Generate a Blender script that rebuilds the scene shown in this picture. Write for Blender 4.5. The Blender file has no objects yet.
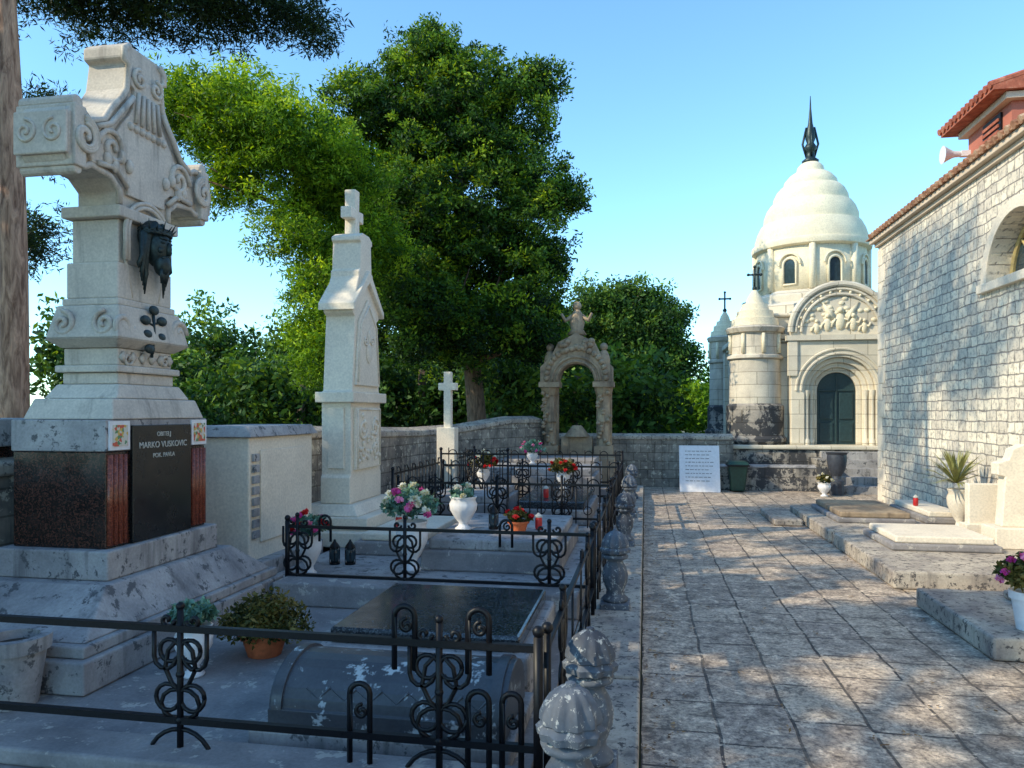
import bpy, math, random, bmesh
import numpy as np
from mathutils import Vector, Matrix
random.seed(7); RNG=np.random.default_rng(7)
S=bpy.context.scene
PI=math.pi
# ------------------------------------------------------------------ materials
def newmat(name):
    m=bpy.data.materials.new(name); m.use_nodes=True
    nt=m.node_tree; b=nt.nodes['Principled BSDF']; return m,nt,b
def N(nt,t,**k):
    n=nt.nodes.new(t)
    for a,v in k.items():
        if hasattr(n,a): setattr(n,a,v)
        else: n.inputs[a].default_value=v
    return n
def L(nt,a,b): nt.links.new(a,b)
def ramp(nt,fac,stops):
    r=nt.nodes.new('ShaderNodeValToRGB'); e=r.color_ramp.elements
    while len(e)<len(stops): e.new(.5)
    for i,(p,c) in enumerate(stops):
        e[i].position=p; e[i].color=(c[0],c[1],c[2],1) if not isinstance(c,(int,float)) else (c,c,c,1)
    L(nt,fac,r.inputs[0]); return r.outputs[0]
def mixc(nt,fac,a,b,mode='MIX'):
    m=nt.nodes.new('ShaderNodeMix'); m.data_type='RGBA'; m.blend_type=mode
    if isinstance(fac,(int,float)): m.inputs[0].default_value=fac
    else: L(nt,fac,m.inputs[0])
    for s,v in ((6,a),(7,b)):
        if isinstance(v,tuple): m.inputs[s].default_value=(v[0],v[1],v[2],1)
        else: L(nt,v,m.inputs[s])
    return m.outputs[2]
def noise(nt,vec,scale,detail=6,rough=.6,dist=0):
    n=N(nt,'ShaderNodeTexNoise'); n.inputs['Scale'].default_value=scale
    n.inputs['Detail'].default_value=min(detail,4); n.inputs['Roughness'].default_value=rough
    n.inputs['Distortion'].default_value=dist
    L(nt,vec,n.inputs['Vector']); return n.outputs['Fac']
def bump(nt,b,h,strength=.4,dist=.02):
    n=N(nt,'ShaderNodeBump'); n.inputs['Strength'].default_value=strength; n.inputs['Distance'].default_value=dist
    L(nt,h,n.inputs['Height']); L(nt,n.outputs[0],b.inputs['Normal'])
def mathn(nt,op,a,b=None):
    m=N(nt,'ShaderNodeMath',operation=op)
    for i,v in enumerate((a,b)):
        if v is None: continue
        if isinstance(v,(int,float)): m.inputs[i].default_value=v
        else: L(nt,v,m.inputs[i])
    return m.outputs[0]
def stone(name,base,dark,stain=.5,rough=.8,grain=60,bstr=.3,joint=None,lichen=None,streak=True):
    m,nt,b=newmat(name); tc=N(nt,'ShaderNodeTexCoord'); v=tc.outputs['Object']
    n1=noise(nt,v,2.2,8,.65,.3); n2=noise(nt,v,grain,4,.6)
    f=ramp(nt,n1,[(.38,0.0),(.68,1.0)])
    col=mixc(nt,f,base,dark)
    m1=mixc(nt,stain,base,col)
    g=ramp(nt,n2,[(.3,(.84,.84,.84)),(.7,(1.1,1.1,1.1))])
    c=mixc(nt,1.0,m1,g,'MULTIPLY')
    if streak:
        mp=N(nt,'ShaderNodeMapping'); mp.inputs['Scale'].default_value=(9,9,.9); L(nt,v,mp.inputs['Vector'])
        s=noise(nt,mp.outputs[0],1.0,6,.6)
        sf=ramp(nt,s,[(.54,0.0),(.75,.75)])
        c=mixc(nt,sf,c,tuple(x*.4 for x in dark))
    h=mathn(nt,'ADD',mathn(nt,'MULTIPLY',n1,.8),mathn(nt,'MULTIPLY',n2,.2))
    if lichen:
        vo=noise(nt,v,lichen[1],8,.75,.2)
        lt=lichen[2] if len(lichen)>2 else .55
        lf=ramp(nt,vo,[(lt,0.0),(lt+.05,1.0)])
        c=mixc(nt,lf,c,lichen[0])
    if joint:
        sx=N(nt,'ShaderNodeSeparateXYZ'); L(nt,v,sx.inputs[0])
        u=mathn(nt,'ADD',sx.outputs[0],sx.outputs[1])
        cb=N(nt,'ShaderNodeCombineXYZ'); L(nt,u,cb.inputs[0]); L(nt,sx.outputs[2],cb.inputs[1])
        br=N(nt,'ShaderNodeTexBrick'); L(nt,cb.outputs[0],br.inputs['Vector'])
        br.inputs['Scale'].default_value=1; br.inputs['Brick Width'].default_value=joint[0]; br.inputs['Row Height'].default_value=joint[1]
        br.inputs['Mortar Size'].default_value=.008; br.inputs['Color1'].default_value=(1,1,1,1); br.inputs['Color2'].default_value=(.8,.8,.8,1); br.inputs['Mortar'].default_value=(.4,.38,.35,1)
        c=mixc(nt,.85,c,br.outputs['Color'],'MULTIPLY')
        h=mathn(nt,'SUBTRACT',h,br.outputs['Fac'])
    L(nt,c,b.inputs['Base Color']); b.inputs['Roughness'].default_value=rough
    bump(nt,b,h,bstr,.012); return m
def plain(name,col,rough=.5,metal=0,var=.25,scale=20,spec=.5):
    m,nt,b=newmat(name); tc=N(nt,'ShaderNodeTexCoord')
    n=noise(nt,tc.outputs['Object'],scale,3,.6)
    r=ramp(nt,n,[(.3,tuple(c*(1-var) for c in col)),(.7,tuple(min(1,c*(1+var)) for c in col))])
    L(nt,r,b.inputs['Base Color']); b.inputs['Roughness'].default_value=rough; b.inputs['Metallic'].default_value=metal
    b.inputs['Specular IOR Level'].default_value=spec
    return m
def granite(name,c1,c2,rough=.12,scale=140):
    m,nt,b=newmat(name); tc=N(nt,'ShaderNodeTexCoord')
    vo=N(nt,'ShaderNodeTexVoronoi'); vo.inputs['Scale'].default_value=scale; L(nt,tc.outputs['Object'],vo.inputs['Vector'])
    sp=N(nt,'ShaderNodeSeparateColor'); L(nt,vo.outputs['Color'],sp.inputs[0])
    r=ramp(nt,sp.outputs[0],[(.5,c1),(.7,tuple((a+b_)/2 for a,b_ in zip(c1,c2))),(.95,c2)])
    L(nt,r,b.inputs['Base Color']); n=noise(nt,tc.outputs['Object'],5,5)
    rr=ramp(nt,n,[(.3,rough),(.7,rough+.2)]); L(nt,rr,b.inputs['Roughness']); return m
M={}
M['lime']=stone('limestone_pale',(.62,.55,.46),(.36,.32,.28),.6)
M['limegrey']=stone('limestone_grey',(.4,.38,.37),(.17,.165,.175),.8,lichen=((.1,.1,.105),9,.57))
M['white']=stone('stone_white',(.8,.7,.56),(.58,.5,.4),.5,streak=False,grain=40)
M['weather']=stone('stone_weathered',(.52,.45,.36),(.2,.17,.16),.9,lichen=((.09,.08,.075),17),bstr=.7)
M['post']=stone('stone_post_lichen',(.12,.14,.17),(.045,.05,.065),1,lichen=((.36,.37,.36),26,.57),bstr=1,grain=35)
M['slab']=stone('slab_grey',(.31,.285,.275),(.15,.14,.145),.85,lichen=((.45,.41,.36),6,.58),streak=False)
M['slabdk']=stone('slab_dark',(.07,.075,.085),(.04,.04,.05),.8,.35,lichen=((.42,.45,.46),5.5,.58),streak=False)
M['chapel']=stone('chapel_limestone',(.76,.68,.54),(.56,.49,.38),.6,joint=(.75,.34),streak=False)
M['chapelup']=stone('chapel_turret_stone',(.7,.63,.51),(.44,.38,.31),.7,joint=(.6,.3))
M['chapeldk']=stone('chapel_base_stone',(.44,.39,.33),(.16,.15,.145),1,joint=(.6,.3),bstr=.6,lichen=((.05,.05,.055),3,.47))
M['dome']=stone('dome_render',(.84,.74,.53),(.64,.55,.39),.6,grain=30,streak=False)
M['arch']=stone('carved_brown_stone',(.42,.31,.2),(.16,.11,.075),.8,bstr=.9,grain=18)
M['granite']=granite('granite_red_brown',(.010,.008,.008),(.09,.035,.025),.14,110)
M['granred']=granite('granite_red',(.14,.03,.015),(.36,.1,.05),.25)
M['black']=granite('granite_black',(.006,.007,.008),(.02,.022,.024),.14,220)
M['polish']=granite('granite_grey_polished',(.02,.022,.026),(.09,.1,.11),.1,120)
M['iron']=plain('wrought_iron',(.004,.004,.006),.45,0,.5,60,.3)
M['bronze']=plain('bronze_patina',(.022,.036,.036),.45,.5,.5,35)
M['terra']=plain('terracotta',(.5,.12,.04),.8)
M['ceram']=plain('white_ceramic',(.74,.73,.74),.35,0,.08)
M['gold']=plain('engraved_letters',(.5,.48,.42),.5,0,.1)
M['door']=plain('green_door_paint',(.02,.045,.05),.45)
M['glass']=plain('window_glass',(.03,.05,.06),.08)
M['bin']=plain('green_plastic',(.008,.04,.03),.5)
M['candle']=plain('red_candle_plastic',(.5,.02,.02),.35)
M['plaster']=stone('plaster_cream',(.7,.56,.42),(.52,.41,.3),.5,streak=False,bstr=.2)
M['pink']=stone('plaster_terracotta',(.5,.16,.1),(.38,.12,.08),.5,streak=False,bstr=.2)
M['frame']=plain('window_frame_paint',(.45,.34,.14),.6)
M['soil']=plain('soil',(.05,.035,.025),.95)
M['stem']=plain('green_stem',(.04,.1,.03),.6)
m,nt,b=newmat('roof_tiles'); tc=N(nt,'ShaderNodeTexCoord')
n=noise(nt,tc.outputs['Object'],7,6,.7)
L(nt,ramp(nt,n,[(.3,(.14,.06,.035)),(.5,(.36,.17,.09)),(.62,(.5,.34,.22)),(.75,(.2,.14,.1))]),b.inputs['Base Color']); b.inputs['Roughness'].default_value=.85; M['tile']=m
m,nt,b=newmat('roof_tiles_red'); tc=N(nt,'ShaderNodeTexCoord')
n=noise(nt,tc.outputs['Object'],7,6,.7)
L(nt,ramp(nt,n,[(.3,(.2,.055,.03)),(.55,(.42,.12,.065)),(.75,(.5,.3,.2))]),b.inputs['Base Color']); b.inputs['Roughness'].default_value=.85; M['tilered']=m
def barkm(name,a,c):
    m,nt,b=newmat(name); tc=N(nt,'ShaderNodeTexCoord'); mp=N(nt,'ShaderNodeMapping'); mp.inputs['Scale'].default_value=(14,14,2.5); L(nt,tc.outputs['Object'],mp.inputs[0])
    n=noise(nt,mp.outputs[0],1.2,8,.7,.6)
    L(nt,ramp(nt,n,[(.35,a),(.65,c)]),b.inputs['Base Color']); b.inputs['Roughness'].default_value=.95
    bump(nt,b,n,1,.03); return m
M['bark']=barkm('pine_bark',(.16,.08,.05),(.6,.36,.24))
M['barkdk']=barkm('cypress_bark',(.05,.035,.025),(.2,.14,.1))
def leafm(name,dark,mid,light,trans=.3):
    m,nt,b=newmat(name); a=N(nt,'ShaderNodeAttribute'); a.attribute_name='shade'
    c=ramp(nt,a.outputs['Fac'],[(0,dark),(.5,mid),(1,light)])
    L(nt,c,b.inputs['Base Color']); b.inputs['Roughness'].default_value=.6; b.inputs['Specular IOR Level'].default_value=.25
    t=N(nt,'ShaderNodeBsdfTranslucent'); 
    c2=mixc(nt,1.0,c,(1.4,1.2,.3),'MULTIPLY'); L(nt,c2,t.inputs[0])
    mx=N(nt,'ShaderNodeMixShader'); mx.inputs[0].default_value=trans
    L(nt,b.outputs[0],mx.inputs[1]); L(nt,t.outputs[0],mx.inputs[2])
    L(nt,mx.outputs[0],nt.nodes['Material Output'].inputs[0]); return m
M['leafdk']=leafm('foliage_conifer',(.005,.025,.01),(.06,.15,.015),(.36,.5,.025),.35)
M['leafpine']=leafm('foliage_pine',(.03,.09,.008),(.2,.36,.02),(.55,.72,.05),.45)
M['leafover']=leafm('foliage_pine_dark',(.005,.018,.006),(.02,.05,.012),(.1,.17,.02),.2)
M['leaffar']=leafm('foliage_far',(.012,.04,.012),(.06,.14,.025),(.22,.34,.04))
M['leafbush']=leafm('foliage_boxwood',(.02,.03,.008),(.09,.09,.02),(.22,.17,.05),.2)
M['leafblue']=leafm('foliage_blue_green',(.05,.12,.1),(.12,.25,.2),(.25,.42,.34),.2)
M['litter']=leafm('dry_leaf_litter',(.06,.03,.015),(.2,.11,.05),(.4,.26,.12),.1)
M['fred']=leafm('petals_red',(.4,.01,.015),(.65,.02,.03),(.8,.06,.06),.3)
M['fpink']=leafm('petals_pink',(.6,.05,.3),(.75,.12,.45),(.85,.35,.6),.3)
M['fwhite']=leafm('petals_white',(.6,.6,.55),(.75,.75,.7),(.85,.82,.8),.3)
def flag(name,w,h,c1,c2,mort,ux=1):
    m,nt,b=newmat(name); tc=N(nt,'ShaderNodeTexCoord'); v=tc.outputs['Object']
    nd=N(nt,'ShaderNodeTexNoise'); nd.inputs['Scale'].default_value=3; L(nt,v,nd.inputs['Vector'])
    vm=N(nt,'ShaderNodeVectorMath',operation='MULTIPLY_ADD'); L(nt,nd.outputs['Color'],vm.inputs[0]); vm.inputs[1].default_value=(.05,.05,.05); L(nt,v,vm.inputs[2])
    sx=N(nt,'ShaderNodeSeparateXYZ'); L(nt,vm.outputs[0],sx.inputs[0])
    cb=N(nt,'ShaderNodeCombineXYZ'); L(nt,sx.outputs[1-ux],cb.inputs[0]); L(nt,sx.outputs[ux],cb.inputs[1])
    br=N(nt,'ShaderNodeTexBrick'); L(nt,cb.outputs[0],br.inputs['Vector']); br.offset=.37; br.squash=.75; br.squash_frequency=3
    br.inputs['Scale'].default_value=1; br.inputs['Brick Width'].default_value=w; br.inputs['Row Height'].default_value=h
    br.inputs['Mortar Size'].default_value=.011; br.inputs['Mortar Smooth'].default_value=.35; br.inputs['Bias'].default_value=0
    br.inputs['Color1'].default_value=(*c1,1); br.inputs['Color2'].default_value=(*c2,1); br.inputs['Mortar'].default_value=(*mort,1)
    n1=noise(nt,v,1.1,8,.7,.4); n2=noise(nt,v,30,6,.8); n3=noise(nt,v,6,8,.85,.3)
    c=mixc(nt,ramp(nt,n1,[(.42,0.0),(.62,.5)]),br.outputs['Color'],tuple(x*.5 for x in c1))
    c=mixc(nt,ramp(nt,n3,[(.52,0.0),(.6,.75)]),c,tuple(x*.33 for x in c2))
    c=mixc(nt,ramp(nt,n3,[(.38,.8),(.46,0.0)]),c,tuple(min(.8,x*1.4) for x in c1))
    c=mixc(nt,1.0,c,ramp(nt,n2,[(.36,(.42,.4,.42)),(.5,(1,1,1)),(.64,(1.4,1.38,1.3))]),'MULTIPLY')
    L(nt,c,b.inputs['Base Color']); b.inputs['Roughness'].default_value=.75
    h_=mathn(nt,'SUBTRACT',mathn(nt,'ADD',mathn(nt,'MULTIPLY',n2,.25),mathn(nt,'MULTIPLY',n3,.4)),mathn(nt,'MULTIPLY',br.outputs['Fac'],1.3))
    bump(nt,b,h_,.5,.015); return m
M['flag']=flag('flagstone_paving',.58,.42,(.52,.42,.32),(.38,.3,.24),(.05,.042,.04),ux=0)
m,nt,b=newmat('church_ashlar'); tc=N(nt,'ShaderNodeTexCoord'); v=tc.outputs['Object']
nd=N(nt,'ShaderNodeTexNoise'); nd.inputs['Scale'].default_value=4; L(nt,v,nd.inputs['Vector'])
vm=N(nt,'ShaderNodeVectorMath',operation='MULTIPLY_ADD'); L(nt,nd.outputs['Color'],vm.inputs[0]); vm.inputs[1].default_value=(.06,.06,.06); L(nt,v,vm.inputs[2])
sx=N(nt,'ShaderNodeSeparateXYZ'); L(nt,vm.outputs[0],sx.inputs[0])
cb=N(nt,'ShaderNodeCombineXYZ'); L(nt,mathn(nt,'ADD',sx.outputs[0],sx.outputs[1]),cb.inputs[0]); L(nt,sx.outputs[2],cb.inputs[1])
br=N(nt,'ShaderNodeTexBrick'); L(nt,cb.outputs[0],br.inputs['Vector']); br.offset=.43; br.squash=.7; br.squash_frequency=2
for k_,v_ in (('Scale',1),('Brick Width',.3),('Row Height',.15),('Mortar Size',.012),('Mortar Smooth',.5)): br.inputs[k_].default_value=v_
br.inputs['Color1'].default_value=(.85,.75,.59,1); br.inputs['Color2'].default_value=(.6,.53,.44,1); br.inputs['Mortar'].default_value=(.34,.3,.26,1)
n2=noise(nt,v,11,8,.75)
c=mixc(nt,1.0,br.outputs['Color'],ramp(nt,n2,[(.36,(.5,.5,.52)),(.5,(1,1,1)),(.7,(1.1,1.1,1.08))]),'MULTIPLY')
L(nt,c,b.inputs['Base Color']); b.inputs['Roughness'].default_value=.9
bump(nt,b,mathn(nt,'SUBTRACT',mathn(nt,'MULTIPLY',n2,.7),mathn(nt,'MULTIPLY',br.outputs['Fac'],.9)),.7,.02); M['ashlar']=m
M['rubble']=stone('rubble_wall',(.38,.33,.27),(.12,.11,.1),1,.9,20,.8,joint=(.34,.2),lichen=((.55,.5,.4),8,.57))
m,nt,b=newmat('mosaic_floral'); tc=N(nt,'ShaderNodeTexCoord')
vo=N(nt,'ShaderNodeTexVoronoi'); vo.inputs['Scale'].default_value=48; L(nt,tc.outputs['Object'],vo.inputs['Vector'])
sp=N(nt,'ShaderNodeSeparateColor'); L(nt,vo.outputs['Color'],sp.inputs[0])
rr=ramp(nt,sp.outputs[1],[(.0,(.6,.58,.5)),(.3,(.6,.1,.06)),(.5,(.6,.4,.08)),(.65,(.1,.25,.12)),(.8,(.65,.6,.5))])
nt.nodes[-1].color_ramp.interpolation='CONSTANT'
L(nt,rr,b.inputs['Base Color']); b.inputs['Roughness'].default_value=.3; M['mosaic']=m
M['earth']=stone('earth_and_grass',(.12,.13,.05),(.2,.16,.1),1,.95,8,.8,streak=False)

# ------------------------------------------------------------------ geometry helpers
def box(x0,x1,y0,y1,z0,z1):
    return frus((x0,x1,y0,y1),(x0,x1,y0,y1),z0,z1)
def frus(a,b_,z0,z1):
    v=[(a[0],a[2],z0),(a[1],a[2],z0),(a[1],a[3],z0),(a[0],a[3],z0),(b_[0],b_[2],z1),(b_[1],b_[2],z1),(b_[1],b_[3],z1),(b_[0],b_[3],z1)]
    return v,[(3,2,1,0),(4,5,6,7),(0,1,5,4),(1,2,6,5),(2,3,7,6),(3,0,4,7)]
def prism(pts,plane,a,b_):
    n=len(pts); v=[]
    for t in (a,b_):
        for p,q in pts:
            v.append((p,t,q) if plane=='XZ' else (t,p,q) if plane=='YZ' else (p,q,t))
    f=[tuple(range(n)),tuple(range(2*n-1,n-1,-1))]
    for i in range(n):
        j=(i+1)%n; f.append((i,i+n,j+n,j))
    return v,f
def lathe(cx,cy,prof,seg=32,rip=0,k=8,rz=None):
    v=[];f=[]
    for (r,z) in prof:
        for s in range(seg):
            t=2*PI*s/seg; rr=r*(1+(rip*math.cos(k*t) if (rz is None or rz[0]<=z<=rz[1]) else 0))
            v.append((cx+rr*math.cos(t),cy+rr*math.sin(t),z))
    for i in range(len(prof)-1):
        for s in range(seg):
            a=i*seg+s;b_=i*seg+(s+1)%seg; f.append((a,b_,b_+seg,a+seg))
    f.append(tuple(range(seg-1,-1,-1))); f.append(tuple(range((len(prof)-1)*seg,len(prof)*seg)))
    return v,f
def tube(pts,rad,seg=6):
    pts=[Vector(p) for p in pts]; n=len(pts)
    if isinstance(rad,(int,float)): rad=[rad]*n
    v=[];f=[]; up=None
    for i,p in enumerate(pts):
        d=(pts[min(i+1,n-1)]-pts[max(i-1,0)])
        if d.length<1e-9: d=Vector((0,0,1))
        d.normalize()
        if up is None: up=Vector((1,0,0)) if abs(d.x)<.8 else Vector((0,0,1))
        s=d.cross(up)
        if s.length<1e-4: s=d.cross(Vector((0.3,1,0.2)))
        s.normalize(); up=s.cross(d).normalized()
        for k in range(seg):
            t=2*PI*(k+.5)/seg; q=p+s*(rad[i]*math.cos(t))+up*(rad[i]*math.sin(t)); v.append(tuple(q))
    for i in range(n-1):
        for k in range(seg):
            a=i*seg+k;b_=i*seg+(k+1)%seg; f.append((a,b_,b_+seg,a+seg))
    f.append(tuple(range(seg-1,-1,-1))); f.append(tuple(range((n-1)*seg,n*seg)))
    return v,f
def ball(c,r,seg=14,rg=9):
    if isinstance(r,(int,float)): r=(r,r,r)
    v,f=lathe(0,0,[(max(.001,math.sin(PI*i/rg)),-math.cos(PI*i/rg)) for i in range(rg+1)],seg)
    return [(c[0]+p[0]*r[0],c[1]+p[1]*r[1],c[2]+p[2]*r[2]) for p in v],f
def scaled(gs,c,k):
    return [([tuple(c[i]+(p[i]-c[i])*k for i in range(3)) for p in v],f) for v,f in gs]
def empty(name):
    e=bpy.data.objects.new(name,None); S.collection.objects.link(e); return e
def part(parent,name,geoms,mat,smooth=False,bevel=0,rot=None):
    if isinstance(geoms,tuple): geoms=[geoms]
    V=[];F=[]
    for v,f in geoms:
        o=len(V); V+=list(v); F+=[tuple(i+o for i in q) for q in f]
    me=bpy.data.meshes.new(name); me.from_pydata(V,[],F); me.validate()
    bm=bmesh.new(); bm.from_mesh(me); bmesh.ops.recalc_face_normals(bm,faces=bm.faces); bm.to_mesh(me); bm.free()
    ob=bpy.data.objects.new(name,me); S.collection.objects.link(ob)
    me.materials.append(M[mat] if isinstance(mat,str) else mat)
    if smooth:
        for p in me.polygons: p.use_smooth=True
        if smooth=='auto':
            md=ob.modifiers.new('es','EDGE_SPLIT'); md.split_angle=math.radians(35)
    if bevel:
        md=ob.modifiers.new('b','BEVEL'); md.width=bevel; md.segments=2; md.limit_method='ANGLE'; md.angle_limit=math.radians(40)
    if parent: ob.parent=parent
    return ob
def arc(cx,cz,r,a0,a1,n=16):
    return [(cx+r*math.cos(a0+(a1-a0)*i/n),cz+r*math.sin(a0+(a1-a0)*i/n)) for i in range(n+1)]
def spiral(cx,cz,r,turns,a0,sgn=1,n=22,rmin=.12):
    return [(cx+r*(1-(1-rmin)*i/n)*math.cos(a0+sgn*2*PI*turns*i/n),cz+r*(1-(1-rmin)*i/n)*math.sin(a0+sgn*2*PI*turns*i/n)) for i in range(n+1)]
def yz(pts,x): return [(x,p,q) for p,q in pts]
def xz(pts,y): return [(p,y,q) for p,q in pts]
def leaves(parent,name,cen,rad,per,size,mat,shade=None,asp=.45,up=0,flat=1.0):
    cen=np.asarray(cen,float); n=len(cen); rad=np.broadcast_to(np.asarray(rad,float),(n,))
    if shade is None: shade=RNG.random(n)
    c=np.repeat(cen,per,0); r=np.repeat(rad,per)[:,None]
    off=RNG.normal(size=(n*per,3)); off/=np.linalg.norm(off,axis=1)[:,None]
    off*=(RNG.random((n*per,1))**.5); off[:,2]*=.75*flat
    c=c+off*r
    a=RNG.normal(size=(n*per,3))*.8+off*1.2; a[:,2]+=up; a[:,2]*=flat; a/=np.linalg.norm(a,axis=1)[:,None]
    q_=RNG.normal(size=(n*per,3)); 
    if flat<1: q_[:,:2]*=.15; q_[:,2]=1
    b_=np.cross(a,q_); b_/=np.linalg.norm(b_,axis=1)[:,None]
    s=(size*(.6+.8*RNG.random((n*per,1))))
    V=np.stack([c-a*s*.5,c+b_*s*asp*.5,c+a*s*.5,c-b_*s*asp*.5],1).reshape(-1,3)
    k=n*per; me=bpy.data.meshes.new(name)
    me.vertices.add(4*k); me.vertices.foreach_set('co',V.ravel())
    me.loops.add(4*k); me.loops.foreach_set('vertex_index',np.arange(4*k,dtype=np.int32))
    me.polygons.add(k); me.polygons.foreach_set('loop_start',np.arange(0,4*k,4,dtype=np.int32)); me.polygons.foreach_set('loop_total',np.full(k,4,dtype=np.int32))
    me.update()
    at=me.attributes.new('shade','FLOAT','POINT')
    sh=np.clip(np.repeat(shade,per)+RNG.normal(size=k)*.13+.12*off[:,2]/.75,0,1); at.data.foreach_set('value',np.repeat(sh,4).astype(np.float32))  # random tone, plus clump tops lightened as if lit from above
    ob=bpy.data.objects.new(name,me); S.collection.objects.link(ob); me.materials.append(M[mat])
    if parent: ob.parent=parent
    return ob
def crown(lobes,dens,gap=.0,shell=.45,clear=None):
    out=[];sh=[]
    for l in lobes:
        x,y,z,rx,ry,rz=l[:6]; n=int(dens*(rx*ry*rz)**(2/3))
        d=RNG.normal(size=(n,3)); d/=np.linalg.norm(d,axis=1)[:,None]
        r=RNG.random((n,1))**shell
        r*=1+.16*np.sin(d[:,:1]*7+x)+.14*np.sin(d[:,2:3]*8+y*3+d[:,1:2]*6)
        p=np.array([x,y,z])+d*r*np.array([rx,ry,rz])
        g=np.sin(p[:,0]*2.3+1.3*np.sin(p[:,2]*1.9))+np.sin(p[:,1]*2.1+p[:,2]*1.7)+np.sin(p[:,2]*3.1+p[:,0]*1.1)
        keep=g>(-3+gap*3)
        if clear is not None: keep&=clear(p)
        out.append(p[keep])
        s=.34+.2*d[:,2]*r[:,0]+.24*RNG.normal(size=n)  # lobe tops lighter, undersides darker: light and shade put into the leaf colour
        sh.append(s[keep])
    return np.concatenate(out),np.clip(np.concatenate(sh),0,1)
def tree(name,base,top,r0,lobes,dens,cr,per,size,leafmat,bark='barkdk',gap=.45,asp=.4,shell=.45,clear=None):
    e=empty(name); b0=Vector(base); t=Vector(top)
    pts=[];rr=[]
    for i in range(9):
        k=i/8; p=b0.lerp(t,k)+Vector((math.sin(k*5+b0.x)*.12*k*2,math.cos(k*4+b0.y)*.1*k*2,0)); pts.append(p); rr.append(r0*(1.25-.25*min(1,k*8))*(1-.75*k))
    part(e,'trunk',tube(pts,rr,14),bark,True)
    g=[]
    for l in lobes:
        c=Vector(l[:3]); k=max(.15,min(.9,(c.z-l[5]*.7-b0.z)/(t.z-b0.z))); p=b0.lerp(t,k); mid=p.lerp(c,.5)+Vector((0,0,-.15))
        g.append(tube([p,mid,c,c+Vector((random.uniform(-.4,.4),random.uniform(-.4,.4),l[5]*.6))],[r0*.38,r0*.26,r0*.15,r0*.05],7))
        for q in range(3):
            dd=Vector((random.uniform(-1,1)*l[3],random.uniform(-1,1)*l[4],random.uniform(-.3,.7)*l[5]))*.8
            g.append(tube([mid,mid.lerp(c+dd,.6),c+dd],[r0*.17,r0*.1,r0*.03],5))
    part(e,'limbs',g,bark,True)
    c,s=crown(lobes,dens,gap,shell,clear)
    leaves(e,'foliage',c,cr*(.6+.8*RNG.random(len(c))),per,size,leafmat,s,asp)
    return e

# ------------------------------------------------------------------ camera / light
cam=bpy.data.cameras.new('camera'); co=bpy.data.objects.new('camera',cam); S.collection.objects.link(co)
co.location=(0,0,1.75); co.rotation_euler=(PI/2,0,math.radians(10.19)); cam.sensor_width=36; cam.lens=26.0; cam.shift_y=28/1024; cam.clip_end=2000; cam.clip_start=.05
S.camera=co
EL=math.radians(34); H=Vector((-.86,-.51)).normalized()
sd=Vector((H.x*math.cos(EL),H.y*math.cos(EL),math.sin(EL)))
sl=bpy.data.lights.new('sun','SUN'); sl.energy=5.0; sl.angle=math.radians(.5); sl.color=(1,.88,.64)
so=bpy.data.objects.new('sun',sl); S.collection.objects.link(so); so.rotation_euler=sd.to_track_quat('Z','Y').to_euler()
w=bpy.data.worlds.new('World'); S.world=w; w.use_nodes=True; nt=w.node_tree
sk=nt.nodes.new('ShaderNodeTexSky'); sk.sky_type='NISHITA'; sk.sun_disc=False; sk.sun_elevation=EL; sk.sun_rotation=math.atan2(H.x,H.y); sk.air_density=1.0; sk.dust_density=.05; sk.ozone_density=1.0
tint=mixc(nt,1.0,sk.outputs[0],(1.5,2.15,2.4),'MULTIPLY')
nt.links.new(tint,nt.nodes['Background'].inputs[0]); nt.nodes['Background'].inputs[1].default_value=.15
S.view_settings.view_transform='Standard'

# ------------------------------------------------------------------ ground
def sheet(name,x0,x1,y0,y1,z,mat):
    return part(None,name,([(x0,y0,z),(x1,y0,z),(x1,y1,z),(x0,y1,z)],[(0,1,2,3)]),mat)
sheet('ground',-600,600,-600,600,-.02,'earth')
sheet('paved_path',-.02,14,-8,18.6,0,'flag')
e=empty('grave_terrace')
part(e,'floor',box(-4.7,-.5,-3,16.6,-.02,.17),'slab')
part(e,'kerb',[box(-.498,-.03,y,min(y+1.48,16.6),-.02,.14+.012*((i*7)%3)) for i,y in enumerate(np.arange(-3,16.5,1.5))],'weather',bevel=.015)
part(e,'cross_kerb',[box(-3.0,-.5,2.85,3.1,.172,.25),box(-3.0,-.5,5.6,6.0,.172,.36),box(-3.0,-.5,8.9,9.15,.172,.34),box(-3.0,-.5,11.4,11.6,.172,.34),box(-3,-.5,13.7,13.9,.172,.34)],'slab',bevel=.015)
part(e,'raised_floor',[box(-3.3,-.52,6.0,8.9,.173,.28),box(-3.3,-.52,9.15,11.4,.173,.3)],'limegrey')
# dry leaves on the paving
P=np.stack([RNG.uniform(0,4.4,420),RNG.uniform(2.2,17,420),np.full(420,.012)],1); P[::3,0]=RNG.uniform(-.0,.25,140)
leaves(None,'leaf_litter',P,.05,3,.03,'litter',asp=.5,flat=.08)

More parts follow.
